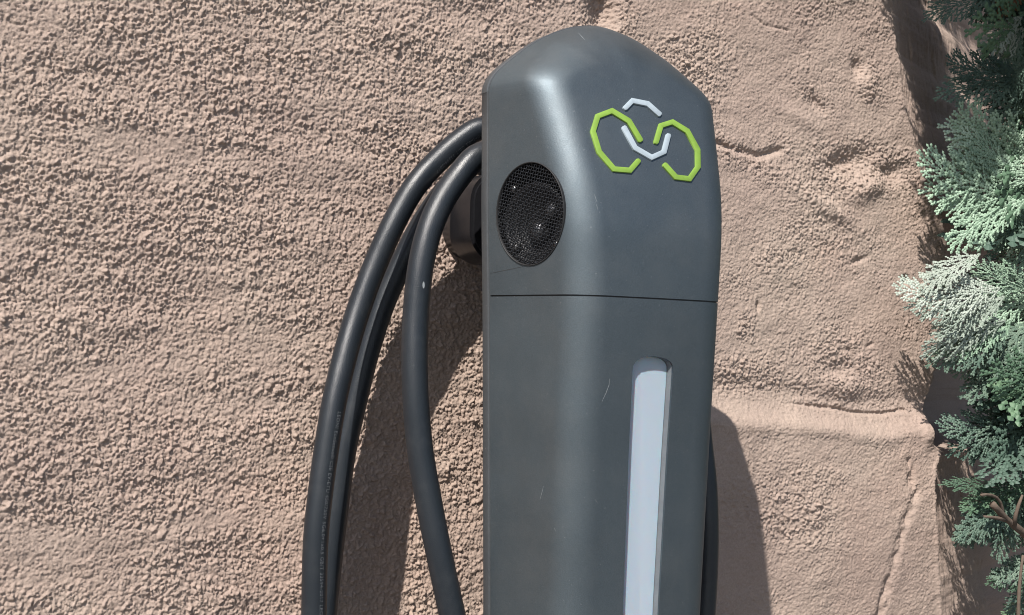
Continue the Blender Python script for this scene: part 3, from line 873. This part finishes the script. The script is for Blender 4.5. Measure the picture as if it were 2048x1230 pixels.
# (tip), (base), distance off the wall at tip and base, shape, kind, tilt
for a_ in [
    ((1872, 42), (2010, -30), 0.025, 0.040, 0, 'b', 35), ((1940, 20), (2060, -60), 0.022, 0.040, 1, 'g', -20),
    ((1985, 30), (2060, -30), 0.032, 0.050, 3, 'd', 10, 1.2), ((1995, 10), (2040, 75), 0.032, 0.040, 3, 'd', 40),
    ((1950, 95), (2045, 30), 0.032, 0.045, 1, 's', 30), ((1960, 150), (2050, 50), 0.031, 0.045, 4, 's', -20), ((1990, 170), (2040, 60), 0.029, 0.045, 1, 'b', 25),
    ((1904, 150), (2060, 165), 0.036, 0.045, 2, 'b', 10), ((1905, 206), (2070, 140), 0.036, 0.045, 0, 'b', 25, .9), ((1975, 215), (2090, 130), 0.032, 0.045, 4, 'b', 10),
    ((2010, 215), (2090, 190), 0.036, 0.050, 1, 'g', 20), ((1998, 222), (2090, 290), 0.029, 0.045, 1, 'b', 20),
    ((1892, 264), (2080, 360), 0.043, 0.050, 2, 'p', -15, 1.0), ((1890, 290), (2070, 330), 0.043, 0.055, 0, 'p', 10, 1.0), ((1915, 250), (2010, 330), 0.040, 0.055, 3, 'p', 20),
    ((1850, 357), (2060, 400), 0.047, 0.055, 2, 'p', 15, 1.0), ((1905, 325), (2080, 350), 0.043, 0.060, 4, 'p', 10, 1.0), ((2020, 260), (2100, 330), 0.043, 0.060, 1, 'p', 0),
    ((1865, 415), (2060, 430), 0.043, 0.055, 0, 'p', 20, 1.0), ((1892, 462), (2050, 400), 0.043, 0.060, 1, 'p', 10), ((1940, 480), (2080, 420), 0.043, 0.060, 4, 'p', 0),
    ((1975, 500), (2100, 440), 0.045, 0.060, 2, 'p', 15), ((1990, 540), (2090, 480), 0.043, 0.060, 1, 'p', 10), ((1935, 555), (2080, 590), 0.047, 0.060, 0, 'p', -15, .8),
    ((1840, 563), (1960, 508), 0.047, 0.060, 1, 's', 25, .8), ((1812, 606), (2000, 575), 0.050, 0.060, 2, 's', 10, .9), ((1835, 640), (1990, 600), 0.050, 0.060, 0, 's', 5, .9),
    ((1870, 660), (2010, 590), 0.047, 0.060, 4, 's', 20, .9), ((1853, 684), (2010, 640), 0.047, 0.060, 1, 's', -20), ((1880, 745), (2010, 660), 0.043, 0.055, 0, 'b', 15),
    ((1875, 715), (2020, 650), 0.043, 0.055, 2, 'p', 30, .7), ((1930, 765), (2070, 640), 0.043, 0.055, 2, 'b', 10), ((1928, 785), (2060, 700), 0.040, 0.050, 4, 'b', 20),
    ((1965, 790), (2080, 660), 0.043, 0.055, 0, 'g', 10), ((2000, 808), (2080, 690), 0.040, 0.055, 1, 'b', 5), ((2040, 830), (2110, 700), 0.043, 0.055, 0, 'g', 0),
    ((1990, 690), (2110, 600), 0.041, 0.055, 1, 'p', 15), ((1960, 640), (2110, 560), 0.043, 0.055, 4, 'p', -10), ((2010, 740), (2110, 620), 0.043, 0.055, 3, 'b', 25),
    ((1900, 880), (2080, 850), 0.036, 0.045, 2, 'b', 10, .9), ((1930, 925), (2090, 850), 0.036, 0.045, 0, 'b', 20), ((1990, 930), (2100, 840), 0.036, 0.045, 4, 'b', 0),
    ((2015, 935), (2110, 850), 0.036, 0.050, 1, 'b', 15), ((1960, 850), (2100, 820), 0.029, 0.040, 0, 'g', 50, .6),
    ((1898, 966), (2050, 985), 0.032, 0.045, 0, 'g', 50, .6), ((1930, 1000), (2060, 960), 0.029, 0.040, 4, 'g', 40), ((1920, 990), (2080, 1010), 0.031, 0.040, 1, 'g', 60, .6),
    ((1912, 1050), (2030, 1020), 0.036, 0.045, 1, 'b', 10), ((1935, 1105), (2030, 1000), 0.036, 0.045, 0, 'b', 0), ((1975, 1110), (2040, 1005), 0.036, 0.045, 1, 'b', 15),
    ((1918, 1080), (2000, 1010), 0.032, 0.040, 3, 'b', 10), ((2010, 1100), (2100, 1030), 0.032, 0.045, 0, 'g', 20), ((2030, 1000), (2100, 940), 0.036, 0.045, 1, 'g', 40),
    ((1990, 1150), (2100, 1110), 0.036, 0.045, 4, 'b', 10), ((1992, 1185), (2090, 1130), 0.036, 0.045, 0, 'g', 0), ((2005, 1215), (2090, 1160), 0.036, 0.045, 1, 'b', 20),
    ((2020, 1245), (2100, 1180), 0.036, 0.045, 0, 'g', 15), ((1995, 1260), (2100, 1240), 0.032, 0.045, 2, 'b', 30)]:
    S(*a_)
# deeper layer in the crown's shade, and the crown beyond the frame that shades the wall's edge
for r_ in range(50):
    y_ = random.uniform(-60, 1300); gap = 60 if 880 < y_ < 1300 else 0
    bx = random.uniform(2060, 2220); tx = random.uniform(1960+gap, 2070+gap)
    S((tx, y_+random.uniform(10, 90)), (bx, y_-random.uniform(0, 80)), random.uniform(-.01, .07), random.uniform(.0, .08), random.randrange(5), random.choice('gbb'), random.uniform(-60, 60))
def edge_x(z):
    """where the plaster's right edge stands at this height"""
    k = [(at(a, b, 0).z, at(a, b, 0).x) for a, b in ((1880, 1330), (1862, 1080), (1852, 885), (1858, 790), (1893, 480), (1842, 320), (1808, 190), (1786, 60), (1768, -60))]
    return float(np.interp(z, [q[0] for q in k], [q[1] for q in k]))
def shade_crown(n, seed):
    """the overhanging part of the crown, above the picture, whose shade covers the upper slope"""
    random.seed(seed); k = 0
    while k < n:
        sz = random.uniform(.03, .32); sx = edge_x(sz)+random.uniform(.0, .15 if sz > .10 else .03)+.016; d = random.uniform(.05, .24)
        c = Vector((sx-1.09*d, -d, sz+1.64*d)); x = Vector((random.uniform(-.35, .15), random.uniform(-.25, .3), -1)).normalized(); s_ = random.uniform(.9, 1.6)
        c = c-x*.045*s_; t = c+x*.095*s_; ok = True
        for p in (c, t):
            q = p-CAM; zz = q.dot(fw); px, py = 1024+F_PX*q.dot(rt)/zz, 615-F_PX*q.dot(up)/zz
            if -70 < py < 1310 and px < 2085: ok = False
            hx, hz = p.x-1.09*p.y, p.z+1.64*p.y
            if hx < edge_x(hz)+.010 or (hz < .055 and hx > edge_x(hz)+.030): ok = False
        if not ok: continue
        k += 1
        zz = Vector((random.uniform(-.9, -.3), -.8, random.uniform(.1, .5))).normalized(); zz = (zz-x*zz.dot(x)).normalized(); y = zz.cross(x)
        o = bpy.data.objects.new('leaf_spray', spray_data(random.randrange(5), random.choice('gbg'))); COL.objects.link(o)
        mw = Matrix((x*s_, y*s_, zz*s_)).transposed().to_4x4(); mw.translation = c
        o.parent = CYP; o.matrix_parent_inverse = Matrix.Translation(-Vector(CYP.location)); o.matrix_basis = mw
shade_crown(95, 3)
def crown(n, x0, x1, z0, z1, d0, d1, seed):
    """foliage outside the picture: above and to the right, its shade falls on the slope behind the edge"""
    random.seed(seed); k = 0
    while k < n:
        c = Vector((random.uniform(x0, x1), -random.uniform(d0, d1), random.uniform(z0, z1)))
        x = Vector((random.uniform(-1, -.2), random.uniform(-.4, .4), random.uniform(-1.1, -.1))).normalized()
        s_ = random.uniform(1.2, 2.0); t = c+x*.085*s_; ok = True
        for p in (c, c.lerp(t, .5), t):
            q = p-CAM; zz = q.dot(fw); px, py = 1024+F_PX*q.dot(rt)/zz, 615-F_PX*q.dot(up)/zz
            if -80 < py < 1310 and px < 2125: ok = False
            sh_x = p.x-1.09*p.y; sh_z = p.z+1.64*p.y
            if sh_x < edge_x(sh_z)+.022: ok = False
            if sh_x < edge_x(sh_z)+.16 and -.17 < sh_z < .06: ok = False
        if not ok: continue
        k += 1
        zz = Vector((random.uniform(-.5, .1), -.8, random.uniform(.3, 1.1))).normalized(); zz = (zz-x*zz.dot(x)).normalized(); y = zz.cross(x)
        o = bpy.data.objects.new('leaf_spray', spray_data(random.randrange(5), random.choice('gbg'))); COL.objects.link(o)
        mw = Matrix((x*s_, y*s_, zz*s_)).transposed().to_4x4(); mw.translation = c
        o.parent = CYP; o.matrix_parent_inverse = Matrix.Translation(-Vector(CYP.location)); o.matrix_basis = mw
crown(34, .20, .60, .22, .62, .02, .20, 5)
crown(40, .45, .66, -.24, .30, .05, .28, 6)
def wood(name, pts, r_, taper):
    o, _ = tube(name, pts, r_, M_BARK, .006, 10, lambda f: (1-f*taper)*(1+.10*math.sin(f*37+pts[0].x*90)+.08*math.sin(f*83))); o.parent = CYP; o.matrix_parent_inverse = Matrix.Translation(-Vector(CYP.location)); return o
wood('trunk', [Vector((.62, -.10, -1.3)), Vector((.60, -.09, -.7)), Vector((.585, -.10, -.1)), Vector((.60, -.09, .5)), Vector((.60, -.1, .9))], .035, .5)
wood('branch', [Vector((.59, -.10, -.24)), Vector(at(2110, 1110, .07)), Vector(at(2050, 1068, .08)), Vector(at(2010, 1035, .085)), Vector(at(1985, 1008, .09))], .0048, .55)
wood('twig', [Vector(at(2005, 1035, .085)), Vector(at(2008, 1005, .09)), Vector(at(1990, 988, .09)), Vector(at(1962, 990, .095))], .0016, .6)
wood('twig', [Vector(at(2010, 1040, .085)), Vector(at(1985, 1032, .09)), Vector(at(1968, 1033, .09))], .0015, .6)
wood('twig', [Vector(at(2028, 1050, .085)), Vector(at(2030, 1020, .09)), Vector(at(2045, 990, .09))], .0017, .6)
wood('twig', [Vector(at(2036, 1300, .09)), Vector(at(2038, 1180, .09)), Vector(at(2046, 1110, .09))], .0017, .5)
for y_ in (-40, 90, 180, 330, 430, 570, 660, 860, 980):
    wood('branch', [Vector((.60, -.10, at(2100, y_+60, .09).z-.05)), Vector(at(2110, y_+20, .09)), Vector(at(2065, y_, .095))], .005, .6)
print('tris', sum(len(o.data.polygons) for o in bpy.data.objects if o.type == 'MESH'))
